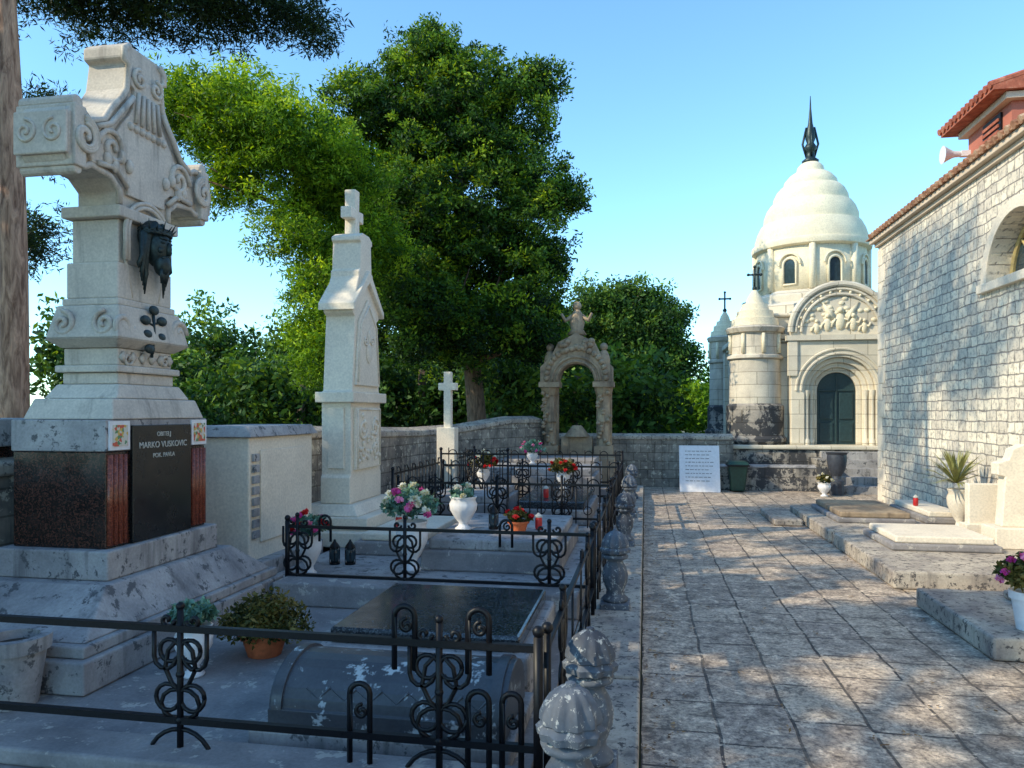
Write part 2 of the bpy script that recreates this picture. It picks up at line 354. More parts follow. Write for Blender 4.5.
# ------------------------------------------------------------------ fences
RT=.0125
def unit(fn,p,z0,zu,zl,rich,hoop=False):
    g=[]; T=lambda pts,r=RT*.85,s=5: g.append(tube([fn(a,b_) for a,b_ in pts],r,s))
    T([(p,z0),(p,zu+.09)],RT*1.25,6); g.append(ball(fn(p,zu+.1),.02,8,6)); g.append(ball(fn(p,zl+.0),.022,8,6)); g.append(ball(fn(p,(zu+zl)/2),.02,8,6))
    for s in (-1,1):
        T(spiral(p+s*.065,zu+.035,.036,1.1,PI/2+ (PI/2 if s>0 else -PI/2),s))
        T([(p+s*.13,zu),(p+s*.13,zu-.13)]+[(p+s*(.13-.055*(1-math.cos(t))),zu-.13-.055*math.sin(t)) for t in (.6,1.2,1.9,2.5,3.1)])
        T([(p+s*.015,zu-.05),(p+s*.06,zu-.1),(p+s*.075,zu-.18),(p+s*.04,zu-.25),(p,zu-.28)])
        T([(p,zl+.14)]+[(p+s*(.005+.09*math.sin(t)),zl+.07+.07*math.cos(t)) for t in (.5,1,1.6,2.2,2.8)])
        T([(p+s*.16*math.sin(t),zl-.2+.16*math.cos(t)) for t in np.linspace(0,2.0,9)])
        T(spiral(p+s*.1,zl-.2,.04,1.2,PI/2,-s))
    if rich:
        for s in (-1,1):
            T(arc(p+s*.05,zu-.1,.05,0,2*PI,14)); T(arc(p+s*.06,zl+.1,.06,0,2*PI,14))
    return g
def fence(name,x0,y0,x1,y1,z0=.2,zu=.78,zl=.37,units=(),bars=0,hoops=(),r=RT):
    Ln=math.hypot(x1-x0,y1-y0); dx,dy=(x1-x0)/Ln,(y1-y0)/Ln
    fn=lambda u,z:(x0+dx*u,y0+dy*u,z)
    e=empty(name)
    part(e,'rails',[tube([fn(0,zu),fn(Ln,zu)],r*1.35,4),tube([fn(0,zl),fn(Ln,zl)],r*1.35,4)],'iron')
    g=[]
    for u in units: g+=unit(fn,u,z0,zu,zl,True)
    if g: part(e,'scrollwork',g,'iron',True)
    g=[]
    for u in (0.01,Ln-.01): g.append(tube([fn(u,z0),fn(u,zu+.05)],r*1.6,4)); g.append(ball(fn(u,zu+.07),.026,8,6))
    if bars:
        n=int(Ln/bars)
        for i in range(1,n):
            u=Ln*i/n; g.append(tube([fn(u,zl-.12),fn(u,zu+(.09 if i%2 else 0))],r*.7,4))
            if i%2:
                bb=min(bars,.16); g.append(tube([fn(a,b_) for a,b_ in arc(u+bb/2,zu,bb/2,0,PI,8)],r*.7,4)); g.append(tube([fn(a,b_) for a,b_ in arc(u,zl+.1,.05,0,2*PI,10)],r*.6,4))
    for (u,zb,wd,ht) in hoops:
        g.append(tube([fn(u-wd,zb-.12),fn(u-wd,zb+ht-wd)]+[fn(a,b_) for a,b_ in arc(u,zb+ht-wd,wd,PI,0,8)]+[fn(u+wd,zb-.12)],r*.85,5))
        g.append(tube([fn(a,b_) for a,b_ in spiral(u+wd*.2,zb+ht*.45,wd*.7,1.3,PI/2,1)],r*.7,4))
    part(e,'posts_and_bars',g,'iron',True)
    return e
fence('iron_fence',-4.3,3.0,-.42,3.0,units=(.75,2.25,3.45),hoops=((3.3,.78,.045,.15),(3.62,.78,.045,.15),(3.1,.37,.045,.22),(3.62,.37,.045,.22),(3.76,.37,.04,.22)),r=.0155)
fence('iron_fence',-3.0,5.85,-.4,5.85,z0=.3,units=(.1,1.05,2.25),hoops=((.35,.78,.05,.1),(1.9,.78,.05,.1)),r=.0135)
fence('iron_fence',-.4,3.05,-.4,5.8,z0=.17,units=(.6,2.2),bars=.55)
fence('iron_fence',-.4,5.95,-.4,8.9,z0=.17,units=(.6,1.6,2.4),bars=.4)
fence('iron_fence',-3.1,9.0,-.4,9.0,z0=.3,zu=.86,zl=.45,units=(.5,1.3,2.1),bars=.14,r=.014)
fence('iron_fence',-.42,9.1,-.42,11.4,z0=.17,units=(.6,1.6),bars=.3)
fence('iron_fence',-3.2,11.5,-.4,11.5,z0=.3,zu=.9,zl=.45,units=(.5,1.3,2.1),bars=.14,r=.015)
fence('iron_fence',-.42,11.6,-.42,13.7,z0=.17,bars=.25,r=.013)
fence('iron_fence',-3.2,13.8,-.4,13.8,z0=.3,zu=.95,zl=.45,bars=.14,r=.016)
fence('iron_fence',-3.2,9.1,-3.2,13.7,z0=.3,zu=.95,zl=.45,bars=.16,r=.013)
fence('iron_fence',-2.9,10.3,-1.9,10.3,z0=.3,zu=1.15,zl=.6,units=(.5,),bars=.12,r=.012)

def post(x,y,s=1,h=.79):
    e=empty('stone_baluster_post')
    z=lambda t:.13+(h-.13)*t
    part(e,'pedestal',box(x-.12*s,x+.12*s,y-.12*s,y+.12*s,.12,z(.12)),'post',bevel=.012)
    pr=[(.1,z(.12)),(.105,z(.16)),(.075,z(.2)),(.07,z(.25)),(.095,z(.36)),(.1,z(.45)),(.085,z(.54)),(.062,z(.6)),(.06,z(.62)),(.1,z(.65)),(.108,z(.68)),(.085,z(.7))]
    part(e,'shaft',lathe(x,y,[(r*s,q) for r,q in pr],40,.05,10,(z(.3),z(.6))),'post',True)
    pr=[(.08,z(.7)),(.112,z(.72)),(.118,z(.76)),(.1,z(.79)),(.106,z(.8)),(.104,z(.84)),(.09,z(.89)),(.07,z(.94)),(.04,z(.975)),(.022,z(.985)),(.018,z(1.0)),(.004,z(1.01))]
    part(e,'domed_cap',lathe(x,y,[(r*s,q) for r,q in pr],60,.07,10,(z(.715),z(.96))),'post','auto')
for (x,y) in ((-.24,3.3),(-.26,2.62),(-.24,6.1),(-.24,9.0),(-.24,11.5),(-.24,13.8)): post(x,y)

# ------------------------------------------------------------------ cross monument
e=empty('cross_tomb_monument'); C=4.78
part(e,'stepped_base',[box(-4.75,-3.05,3.6,5.9,.175,.36),box(-4.7,-3.09,3.65,5.86,.362,.43),frus((-4.66,-3.13,3.7,5.82),(-4.36,-3.3,4.08,5.5),.432,.67)],'limegrey',bevel=.012)
part(e,'grey_band',box(-4.2,-3.36,4.17,5.4,.672,.86),'limegrey',bevel=.012)
part(e,'granite_dado',box(-4.12,-3.43,4.24,5.33,.862,1.49),'granite',bevel=.006)
part(e,'top_band',box(-4.13,-3.42,4.23,5.34,1.492,1.7),'limegrey',bevel=.008)
part(e,'inscription_plaque',box(-3.43,-3.4,4.46,5.11,.865,1.66),'black',bevel=.004)
part(e,'pilaster_flutes',[tube([(-3.425,y,.88),(-3.425,y,1.47)],.021,10) for y in (4.27,4.315,4.36,4.405,5.165,5.21,5.255,5.3)],'granred',True)
part(e,'mosaic_frames',[box(-3.42,-3.408,a,b_,1.5,1.69) for a,b_ in ((4.25,4.44),(5.13,5.32))],'ceram')
part(e,'mosaic_tiles',[box(-3.408,-3.402,a,b_,1.525,1.665) for a,b_ in ((4.275,4.415),(5.155,5.295))],'mosaic')
def text(parent,name,s,x,y,z,size,face,mat='gold'):
    c=bpy.data.curves.new(name,'FONT'); c.body=s; c.size=size; c.align_x='CENTER'; c.extrude=.002
    o=bpy.data.objects.new(name+'_tmp',c); S.collection.objects.link(o)
    bpy.context.view_layer.update()
    me=bpy.data.meshes.new_from_object(o); bpy.data.objects.remove(o)
    ob=bpy.data.objects.new(name,me); S.collection.objects.link(ob); me.materials.append(M[mat]); ob.parent=parent
    ob.location=(x,y,z); ob.rotation_euler=(PI/2,0,PI/2) if face=='X' else (PI/2,0,0)
text(e,'inscription_line','OBITELJ',-3.398,4.785,1.58,.045,'X'); text(e,'inscription_line','MARKO VUSKOVIC',-3.398,4.785,1.5,.062,'X'); text(e,'inscription_line','POK. PAVLA',-3.398,4.785,1.43,.045,'X')
part(e,'pedestal_tiers',[frus((-4.09,-3.41,4.28,5.29),(-4.05,-3.45,4.33,5.24),1.702,1.84),frus((-4.02,-3.46,4.38,5.18),(-3.98,-3.5,4.45,5.11),1.842,1.94),
  box(-3.96,-3.53,4.48,5.08,1.942,2.02),box(-3.99,-3.5,4.44,5.12,2.022,2.07),box(-3.96,-3.54,4.49,5.07,2.072,2.19),frus((-3.97,-3.53,4.47,5.09),(-4.03,-3.45,4.38,5.18),2.192,2.25),
  frus((-4.02,-3.46,4.39,5.17),(-3.98,-3.5,4.45,5.11),2.252,2.48),box(-3.96,-3.52,4.47,5.09,2.482,2.53),box(-3.94,-3.54,4.49,5.07,2.532,2.78),
  box(-3.92,-3.56,4.52,5.04,2.782,3.08),box(-3.96,-3.5,4.46,5.1,3.082,3.16)],'lime',bevel=.01)
half=[(.27,3.162),(.27,3.26),(.36,3.33),(.55,3.35),(.6,3.32),(.72,3.32),(.75,3.37),(.75,3.61),(.72,3.67),(.6,3.67),(.55,3.64),(.42,3.7),(.34,3.82),(.25,3.92),(.2,4.0),(.17,4.19),(.22,4.21),(.22,4.29),(.17,4.33)]
out=[(C+a,b_) for a,b_ in half]+[(C-a,b_) for a,b_ in half[::-1]]
part(e,'cross_head',prism(out,'YZ',-3.87,-3.56),'lime',bevel=.014)
part(e,'cross_front_border',[tube(yz([(C+s*a*.97,3.7+(b_-3.7)*.97) for a,b_ in half],-3.55),.024,6) for s in (-1,1)],'lime',True)
inn=[(C+a*.74,3.52+(b_-3.52)*.74) for a,b_ in half]+[(C-a*.74,3.52+(b_-3.52)*.74) for a,b_ in half[::-1]]
part(e,'cross_front_panel',prism(inn,'YZ',-3.562,-3.53),'lime',bevel=.008)
part(e,'arm_end_rolls',[box(-3.93,-3.5,C+s*.67-.05,C+s*.67+.05,3.3,3.69) for s in (-1,1)]+[box(-3.9,-3.52,C+s*.76-.012,C+s*.76+.012,3.36,3.63) for s in (-1,1)]+[tube([(-3.92,C+s*.67,3.71),(-3.52,C+s*.67,3.71)],.045,12) for s in (-1,1)]+[tube([(-3.92,C+s*.67,3.29),(-3.52,C+s*.67,3.29)],.035,12) for s in (-1,1)],'lime',bevel=.01)
g=[]; X=-3.52
for s in (-1,1):
    for rr in (.0,.035,.07): g.append(tube(yz(spiral(C+s*.64,3.5,.13-rr*.6,1.4,PI/2,s),X+.03),.015,6))
    g.append(tube(yz(spiral(C+s*.36,3.52,.13,1.6,0 if s>0 else PI,s),X),.02,6))
    g.append(tube(yz([(C+s*.5,3.62),(C+s*.38,3.68),(C+s*.28,3.8),(C+s*.16,3.95)],X),.02,6))
    g.append(tube(yz([(C+s*.5,3.38),(C+s*.34,3.4),(C+s*.22,3.3)],X),.02,6))
    g.append(tube(yz(spiral(C+s*.09,4.1,.07,1.4,PI/2,-s),X),.016,6))
    g.append(tube(yz([(C+s*.14,2.55),(C+s*.2,2.8),(C+s*.2,3.05)],-3.55),.014,6))
    g.append(tube(yz(spiral(C+s*.3,2.34,.1,1.5,0,s),-3.49),.022,6)); g.append(tube(yz(spiral(C+s*.2,2.12,.05,1.2,0,s),-3.53),.012,6))
    for k in range(4): g.append(ball((X,C+s*(.2+.07*k),3.45+.05*math.sin(k*2)),(.025,.035,.05),8,6))
for rr in (.24,.21): g.append(tube(yz([(C-rr,2.8)]+arc(C,3.0,rr,PI,0,20)+[(C+rr,2.8)],X),.016,6))
for k in range(6):
    a=-.25+k*.1; g.append(prism([(C+a-.035,2.13),(C+a,2.17),(C+a+.035,2.13),(C+a,2.09)],'YZ',-3.54,-3.52))
for k in range(5): g.append(tube(yz([(C-.13+k*.065,3.78),(C-.1+k*.05,4.0)],X),.016,6))
for k in range(7): g.append(ball((-3.53,C-.18+k*.06,3.74),.028,8,6))
for s in (-1,1):
    g.append(tube(xz(spiral(-3.71+s*.1,3.5,.08,1.5,PI/2,s),C-.775),.012,6))
    g.append(tube(xz(spiral(-3.74+s*.16,2.35,.09,1.5,PI/2,s),4.41),.018,6))
part(e,'carved_relief',g,'lime',True)
hx,hy,hz=-3.49,C+.0,2.93
g=[ball((hx+.03,hy,hz),(.062,.062,.1),18,14),ball((hx+.093,hy-.002,hz-.012),(.018,.011,.033),8,8),ball((hx+.055,hy,hz-.085),(.04,.042,.06),12,8),ball((hx,hy,hz+.05),(.06,.078,.085),14,10)]
for s in (-1,1):
    g.append(ball((hx+.078,hy+s*.027,hz+.018),(.012,.015,.008),8,6)); g.append(tube([(hx+.09,hy+s*.01,hz+.035),(hx+.072,hy+s*.042,hz+.04)],.007,5)); g.append(ball((hx+.068,hy+s*.032,hz-.02),(.016,.018,.02),8,6))
    g.append(tube([(hx+.085,hy,hz-.045),(hx+.075,hy+s*.03,hz-.06)],.007,5))
    for k in range(7):
        o=k*.01; g.append(tube([(hx+.035-o*.5,hy+s*(.02+o*.6),hz+.12-o*.5),(hx+.03-o*.3,hy+s*(.066+o*.5),hz+.05),(hx+.02,hy+s*(.07+o*.6+.012*math.sin(k)),hz-.06),(hx+.015,hy+s*(.058+o*.9+.01*math.cos(k*2)),hz-.15+.008*k),(hx+.01,hy+s*(.07+o*.7),hz-.24+.02*k)],[.013,.014,.013,.011,.003],6))
for k in range(4):
    g.append(tube([(hx+.085*math.cos(t),hy+.088*math.sin(t),hz+.07+.012*math.sin(t*6+k*1.6)) for t in np.linspace(-1.7,1.7,18)],.008,5))
for k in range(9):
    t=-1.4+k*.35; g.append(tube([(hx+.085*math.cos(t),hy+.088*math.sin(t),hz+.07),(hx+.11*math.cos(t),hy+.115*math.sin(t),hz+.1+.02*(k%2))],[.006,.001],4))
for k in range(5): g.append(tube([(hx+.07,hy-.026+k*.013,hz-.11),(hx+.06,hy-.016+k*.008,hz-.18)],[.011,.003],5))
part(e,'bronze_head',scaled(g,(hx,hy,hz),1.45),'bronze',True)
g=[tube([(-3.48,C,2.46),(-3.48,C+.01,2.3),(-3.48,C-.02,2.14)],.011,5)]
for k,(a,b_) in enumerate(((-.1,2.4),(.1,2.41),(-.08,2.3),(.09,2.29),(0,2.48),(-.05,2.2))):
    g.append(ball((-3.475,C+a*.9,b_),(.014,.055,.035),10,7)); g.append(tube([(-3.48,C,b_-.03),(-3.48,C+a,b_)],.008,5))
part(e,'bronze_thistle',g,'bronze',True)

e=empty('granite_tomb'); part(e,'plinth',box(-6.2,-4.5,4.3,5.5,.0,.6),'limegrey',bevel=.01); part(e,'dado',box(-6.1,-4.6,4.4,5.4,.602,1.5),'granite',bevel=.005); part(e,'cap',box(-6.15,-4.52,4.35,5.45,1.502,1.7),'limegrey',bevel=.01)

e=empty('panel_tomb'); part(e,'body',box(-4.2,-3.5,6.12,7.4,.15,1.52),'white',bevel=.015); part(e,'coping',frus((-4.25,-3.45,6.07,7.45),(-4.2,-3.5,6.12,7.4),1.522,1.62),'limegrey',bevel=.01)
part(e,'base',box(-4.25,-3.38,6.05,7.42,.14,.4),'limegrey',bevel=.015); part(e,'raised_panel',box(-3.5,-3.48,6.3,7.2,.55,1.4),'white',bevel=.008)
part(e,'engraved_side',[box(-3.497,-3.47,6.16+.0,6.26,.6+i*.1,.67+i*.1) for i in range(8)],'limegrey',bevel=.005)

# ------------------------------------------------------------------ white stele monument
e=empty('white_stele_monument'); C2=8.45
part(e,'steps',[box(-4.1,-2.75,7.55,9.3,.28,.44),box(-3.95,-3.0,7.7,9.15,.442,.58),frus((-3.88,-3.14,7.78,9.08),(-3.8,-3.22,7.86,9.02),.582,.7)],'white',bevel=.012)
h2=[(.5,.702),(.5,1.0),(.47,1.03),(.47,1.85),(.5,1.88),(.5,1.97),(.43,2.0),(.35,2.86),(.42,2.9),(.42,2.98),(.22,3.35),(.22,3.42),(.18,3.44),(.16,3.76),(.2,3.78),(.2,3.83),(.1,3.88)]
o2=[(C2+a,b_) for a,b_ in h2]+[(C2-a,b_) for a,b_ in h2[::-1]]
part(e,'stele',prism(o2,'YZ',-3.66,-3.3),'white',bevel=.012)
o3=[(.07,3.882),(.06,4.06),(.19,4.05),(.19,4.19),(.06,4.18),(.07,4.42)]
part(e,'crowning_cross',prism([(C2+a,b_) for a,b_ in o3]+[(C2-a,b_) for a,b_ in o3[::-1]],'YZ',-3.55,-3.41),'white',bevel=.012)
part(e,'front_panel',[prism([(C2+.38,2.06),(C2+.28,2.82),(C2,3.1),(C2-.28,2.82),(C2-.38,2.06)],'YZ',-3.302,-3.27),box(-3.302,-3.265,C2-.4,C2+.4,1.08,1.8),box(-3.71,-3.24,C2-.54,C2+.54,1.86,1.98),prism([(C2+.48,2.92),(C2+.48,3.0),(C2,3.45),(C2-.48,3.0),(C2-.48,2.92),(C2,3.3)],'YZ',-3.7,-3.25)],'white',bevel=.01)
g=[]
for s in (-1,1):
    g.append(tube(yz(spiral(C2+s*.2,1.55,.13,1.6,0,s),-3.26),.018,6)); g.append(tube(yz(spiral(C2+s*.2,1.28,.1,1.5,PI,-s),-3.26),.018,6)); g.append(tube(yz([(C2+s*.36,1.1),(C2+s*.36,1.78),(C2,1.78)],-3.262),.014,5))
    g.append(tube(yz([(C2+s*.34,2.1),(C2+s*.25,2.78),(C2,3.02)],-3.265),.014,5)); g.append(tube(yz(spiral(C2+s*.1,2.6,.06,1.4,0,s),-3.265),.014,5))
    for k in range(14): g.append(ball((-3.26,C2+s*random.uniform(.03,.33),random.uniform(1.15,1.74)),(.025,.035,.03),8,6))
g.append(ball((-3.265,C2,2.65),(.02,.05,.08),10,8)); g.append(ball((-3.265,C2,2.45),(.015,.09,.12),10,8))
part(e,'carved_relief',g,'white',True)
part(e,'side_panel',[box(-3.58,-3.38,C2-.49,C2-.468,1.1,1.8)],'white',bevel=.008)

e=empty('stone_cross'); part(e,'shaft',[prism([(-3.14+a,b_) for a,b_ in ((-.06,.3),(-.06,2.1),(-.15,2.1),(-.15,2.22),(-.06,2.22),(-.06,2.4),(.06,2.4),(.06,2.22),(.15,2.22),(.15,2.1),(.06,2.1),(.06,.3))],'XZ',11.56,11.68),box(-3.3,-3.0,11.5,11.74,.29,1.5)],'white',bevel=.01)

def slabgrave(name,x0,x1,y0,y1,z0,z1,mat,top=None,tmat=None):
    e=empty(name); part(e,'plinth',box(x0,x1,y0,y1,z0,z1),mat,bevel=.02)
    if top: part(e,'cover_slab',box(x0+.06,x1-.06,y0+.06,y1-.06,z1+.001,z1+top),tmat or mat,bevel=.018)
    return e
e=slabgrave('polished_grave_slab',-1.85,-.62,3.95,5.2,.172,.42,'limegrey',.09,'polish')
e=empty('barrel_top_tomb'); pr=[(3.28,.2),(3.28,.33)]+[(3.56+.27*math.cos(a),.33+.2*math.sin(a)) for a in np.linspace(PI,0,14)]+[(3.84,.2)]
part(e,'lid',prism(pr,'YZ',-1.78,-.62),'slabdk',bevel=.01); part(e,'plinth',box(-1.84,-.58,3.2,3.9,.173,.26),'limegrey',bevel=.012)
part(e,'raised_ribs',[prism([(3.56+.285*math.cos(a),.33+.215*math.sin(a)) for a in np.linspace(PI,0,14)],'YZ',x,x+.05) for x in (-1.76,-.7)]+[tube([(-1.6+i*.13,3.33,.42),(-1.53+i*.13,3.31,.38),(-1.48+i*.13,3.33,.43)],.012,5) for i in range(7)],'slabdk',smooth='auto')
slabgrave('grave_slab',-2.05,-.75,6.6,8.5,.28,.47,'slab',.1,'limegrey')
slabgrave('grave_slab',-2.95,-2.15,7.2,8.7,.28,.42,'slab',.08,'white')
slabgrave('grave_slab',-2.9,-1.9,9.4,11.2,.3,.55,'slab',.1,'limegrey')
slabgrave('grave_slab',-1.7,-.7,9.4,11.2,.3,.5,'slab',.1,'polish')
slabgrave('grave_slab',-2.9,-.8,12,13.4,.17,.7,'slab',.12,'limegrey')
slabgrave('grave_slab',-2.9,-.9,14.3,15.9,.17,.7,'slab',.12,'slab')
slabgrave('grave_slab',-1.9,-.6,1.0,2.4,.172,.4,'slab',.08,'limegrey')
slabgrave('grave_slab',2.4,4.45,5.7,7.2,.004,.17,'weather')
slabgrave('grave_slab',2.42,4.5,7.85,10.3,.004,.18,'weather')
slabgrave('grave_slab',2.42,4.5,10.5,13.2,.004,.17,'weather')
slabgrave('grave_cover',2.75,3.9,9.0,10.15,.182,.26,'slab',.08,'white')
slabgrave('grave_cover',2.7,3.75,11.2,12.9,.172,.24,'slab',.08,'arch')
slabgrave('grave_cover',3.9,4.45,11.3,12.9,.172,.26,'slab',.08,'white')
slabgrave('grave_cover',3.0,4.4,6.2,6.95,.172,.24,'weather',.07,'slab')
slabgrave('grave_step',1.95,2.38,11.9,13.3,.004,.1,'weather')

# ------------------------------------------------------------------ vases, flowers
def vase(name,x,y,z,h,r,mat='ceram'):
    e=empty(name); pr=[(.55,0),(.6,.04),(.35,.12),(.3,.2),(.6,.35),(.95,.6),(1,.78),(.85,.9),(.95,.97),(1.0,1.0),(.85,1.0),(.8,.9)]
    part(e,'vase',lathe(x,y,[(a*r,z+b_*h) for a,b_ in pr],32,.03,12),mat,True); part(e,'soil',lathe(x,y,[(.01,z+h*.9),(.8*r,z+h*.92)],20),'soil'); return e
def potr(name,x,y,z,h,r,mat,wall=.9):
    e=empty(name); pr=[(.7,0),(.95,.8),(1.08,.8),(1.1,1.0),(wall,1.0),(wall-.03,.86)]
    part(e,'pot',lathe(x,y,[(a*r,z+b_*h) for a,b_ in pr],32),mat,'auto'); part(e,'soil',lathe(x,y,[(.01,z+h*.865),((wall-.02)*r,z+h*.87)],20),'soil'); return e
def bouquet(e,x,y,z,r,leafmat,fl,n=60,nf=12,ls=.05,fs=.05):
    d=RNG.normal(size=(n,3)); d/=np.linalg.norm(d,axis=1)[:,None]; d[:,2]=np.abs(d[:,2])*.9
    p=np.array([x,y,z])+d*r*(.5+.5*RNG.random((n,1)))
    leaves(e,'leaves',p,r*.28,22,ls,leafmat,asp=.5)
    part(e,'stems',[tube([(x,y,z-.06),tuple(p[i])],.004,4) for i in range(min(14,n))],'stem')
    if fl:
        for k,m_ in enumerate(fl):
            d=RNG.normal(size=(nf,3)); d/=np.linalg.norm(d,axis=1)[:,None]; d[:,2]=np.abs(d[:,2]); d[:,1]-=.25
            leaves(e,'blossoms',np.array([x,y,z])+d*r*1.02,fs*.5,34,fs*.7,m_,asp=.8)
e=vase('flower_vase',-2.99,6.27,.28,.36,.11); bouquet(e,-2.99,6.27,.68,.17,'leafblue',['fred','fpink'],40,9)
e=vase('flower_vase',-2.13,6.6,.28,.46,.15); bouquet(e,-2.13,6.6,.83,.25,'leafblue',['fwhite','fwhite','fpink'],80,9,.05,.06)
e=vase('stone_urn',-1.79,7.2,.575,.33,.14); bouquet(e,-1.79,7.2,.91,.12,'leafblue',['fwhite'],20,5)
e=potr('flower_pot',-1.23,7.2,.575,.1,.1,'terra'); bouquet(e,-1.23,7.2,.69,.13,'leafbush',['fred'],26,6)
e=potr('potted_shrub',-2.44,4.46,.172,.15,.15,'terra'); bouquet(e,-2.44,4.46,.32,.28,'leafbush',None,170,0,.035)
e=vase('succulent_vase',-2.66,4.02,.172,.3,.11); bouquet(e,-2.66,4.02,.5,.13,'leafblue',None,34,0,.06)
e=potr('stone_pot',-3.36,3.46,.172,.37,.165,'limegrey',.75)
e=potr('flower_pot',2.75,5.95,.172,.28,.12,'ceram'); bouquet(e,2.75,5.95,.52,.2,'leafbush',['fpink','fpink'],70,13)
e=vase('flower_vase',-2.4,10.9,.65,.25,.1); bouquet(e,-2.4,10.9,.95,.22,'leafbush',['fwhite','fred'],50,10)
e=vase('flower_vase',-1.2,11.0,.6,.25,.1); bouquet(e,-1.2,11.0,.88,.2,'leafbush',['fred'],50,9)
e=vase('flower_vase',-2.0,13.2,.82,.2,.1); bouquet(e,-2.0,13.2,1.05,.2,'leafblue',['fpink'],50,9)
def lantern(x,y,z):
    e=empty('grave_lantern'); part(e,'glass',lathe(x,y,[(.035,z+.02),(.045,z+.06),(.045,z+.13),(.035,z+.16)],16),'glass',True)
    part(e,'metal_frame',[lathe(x,y,[(.05,z),(.05,z+.02)],16),lathe(x,y,[(.05,z+.16),(.045,z+.18),(.015,z+.22),(.008,z+.24)],16)]+[tube([(x+.047*math.cos(a),y+.047*math.sin(a),z+.01),(x+.047*math.cos(a),y+.047*math.sin(a),z+.17)],.004,4) for a in (.4,2,3.5,5.1)],'iron','auto')
lantern(-2.95,6.73,.28); lantern(-2.8,6.75,.28); lantern(-1.5,7.3,.575)
for (x,y,z) in ((-1.05,7.35,.575),(-2.5,9.7,.655),(-1.3,9.8,.605),(-2.6,7.6,.505),(3.2,6.5,.315),(4.0,12.0,.345)):
    e=empty('grave_candle'); part(e,'cup',lathe(x,y,[(.03,z),(.036,z+.02),(.036,z+.1),(.03,z+.12)],16),'candle','auto'); part(e,'lid',lathe(x,y,[(.038,z+.121),(.038,z+.135),(.015,z+.155),(.006,z+.165)],16),'gold','auto')
e=empty('white_headstone'); part(e,'stone',[box(3.95,4.5,9.3,9.7,.182,.42),prism([(4.3+a,b_) for a,b_ in ((-.24,.42),(-.2,1.0),(-.28,1.02),(-.28,1.16),(-.16,1.2),(-.12,1.32),(0,1.38),(.12,1.32),(.2,1.2),(.22,.42))],'XZ',9.42,9.6)],'white',bevel=.012)
e=empty('white_headstone'); part(e,'stone',[box(4.0,4.48,10.15,10.28,.182,.85),box(3.95,4.5,10.1,10.32,.182,.35)],'white',bevel=.012)
e=vase('yucca_planter',4.15,10.8,.172,.55,.16,'white')
g=[]
for k in range(100):
    a=k*2.4; el=-.1+1.4*((k*37)%90)/90; l=.58; d=Vector((math.cos(a)*math.cos(el),math.sin(a)*math.cos(el),math.sin(el)))
    p0=Vector((4.1,10.8,.8)); p1=p0+d*l*.55; p2=p0+d*l+Vector((0,0,-.07)); s=Vector((-math.sin(a),math.cos(a),0))*.016
    if p2.x>4.52: continue
    g.append(([tuple(p0-s*.6),tuple(p0+s*.6),tuple(p1+s),tuple(p2),tuple(p1-s)],[(0,1,2,3,4)]))
part(e,'leaves',g,plain('yucca_green',(.26,.25,.08),.5))

# ------------------------------------------------------------------ boundary wall
def wallrun(e,name,pts,th,z1,mat,cap,capmat):
    g=[];gc=[]
    for i in range(len(pts)-1):
        a=Vector((*pts[i][:2],0)); b_=Vector((*pts[i+1][:2],0)); d=(b_-a).normalized(); n_=Vector((-d.y,d.x,0))*th/2
        za=pts[i][2] if len(pts[i])>2 else z1; zb=pts[i+1][2] if len(pts[i+1])>2 else z1
        q=[a+n_,b_+n_,b_-n_,a-n_]
        v=[(p.x,p.y,-.02) for p in q]+[(q[0].x,q[0].y,za),(q[1].x,q[1].y,zb),(q[2].x,q[2].y,zb),(q[3].x,q[3].y,za)]
        g.append((v,[(3,2,1,0),(4,5,6,7),(0,1,5,4),(1,2,6,5),(2,3,7,6),(3,0,4,7)]))
        n3=n_*1.15; q=[a+n3,b_+n3,b_-n3,a-n3]; zz=[za,zb,zb,za]
        v=[(p.x,p.y,z+.003) for p,z in zip(q,zz)]+[(p.x,p.y,z+cap) for p,z in zip(q,zz)]
        m0=(a.x,a.y,za+cap*1.6); m1=(b_.x,b_.y,zb+cap*1.6); v+= [m0,m1]
        gc.append((v,[(3,2,1,0),(0,1,5,4),(2,3,7,6),(4,5,9,8),(8,9,6,7),(0,4,8,7,3),(1,2,6,9,5)]))
    part(e,name,g,mat); part(e,name+'_coping',gc,capmat,bevel=.02)
e=empty('boundary_stone_wall')
wallrun(e,'wall',[(-4.75,2,1.25),(-4.7,5.5,1.3),(-4.45,7.6,1.45),(-4.25,10,1.38),(-4.1,12.5,1.32),(-3.7,14.2,1.35),(-3.0,15.6,1.5),(-2.5,16.6,1.5),(-2.2,17.3,1.1)],.4,1.4,'rubble',.1,'weather')
e=empty('rear_stone_wall')
wallrun(e,'wall',[(-2.6,17.7),(2.0,17.9)],.4,1.1,'rubble',.09,'weather')
wallrun(e,'side_wall',[(-30,8),(-4.9,8.2)],.4,1.2,'rubble',.09,'weather')
e=empty('chapel_forecourt_wall'); wallrun(e,'wall',[(1.65,17.3),(3.9,17.3)],.25,.5,'chapeldk',.05,'limegrey')
part(e,'return_wall',box(1.45,1.8,17.45,22,-.02,.55),'rubble')
e=empty('marble_plaque'); part(e,'slab',([( .75,16.6,.0),(1.62,16.6,.0),(1.62,16.95,1.0),(.75,16.95,1.0),(.75,16.66,.0),(1.62,16.66,.0),(1.62,17.01,1.0),(.75,17.01,1.0)],[(0,1,2,3),(7,6,5,4),(0,4,5,1),(1,5,6,2),(2,6,7,3),(3,7,4,0)]),'ceram',bevel=.01)
g=[]
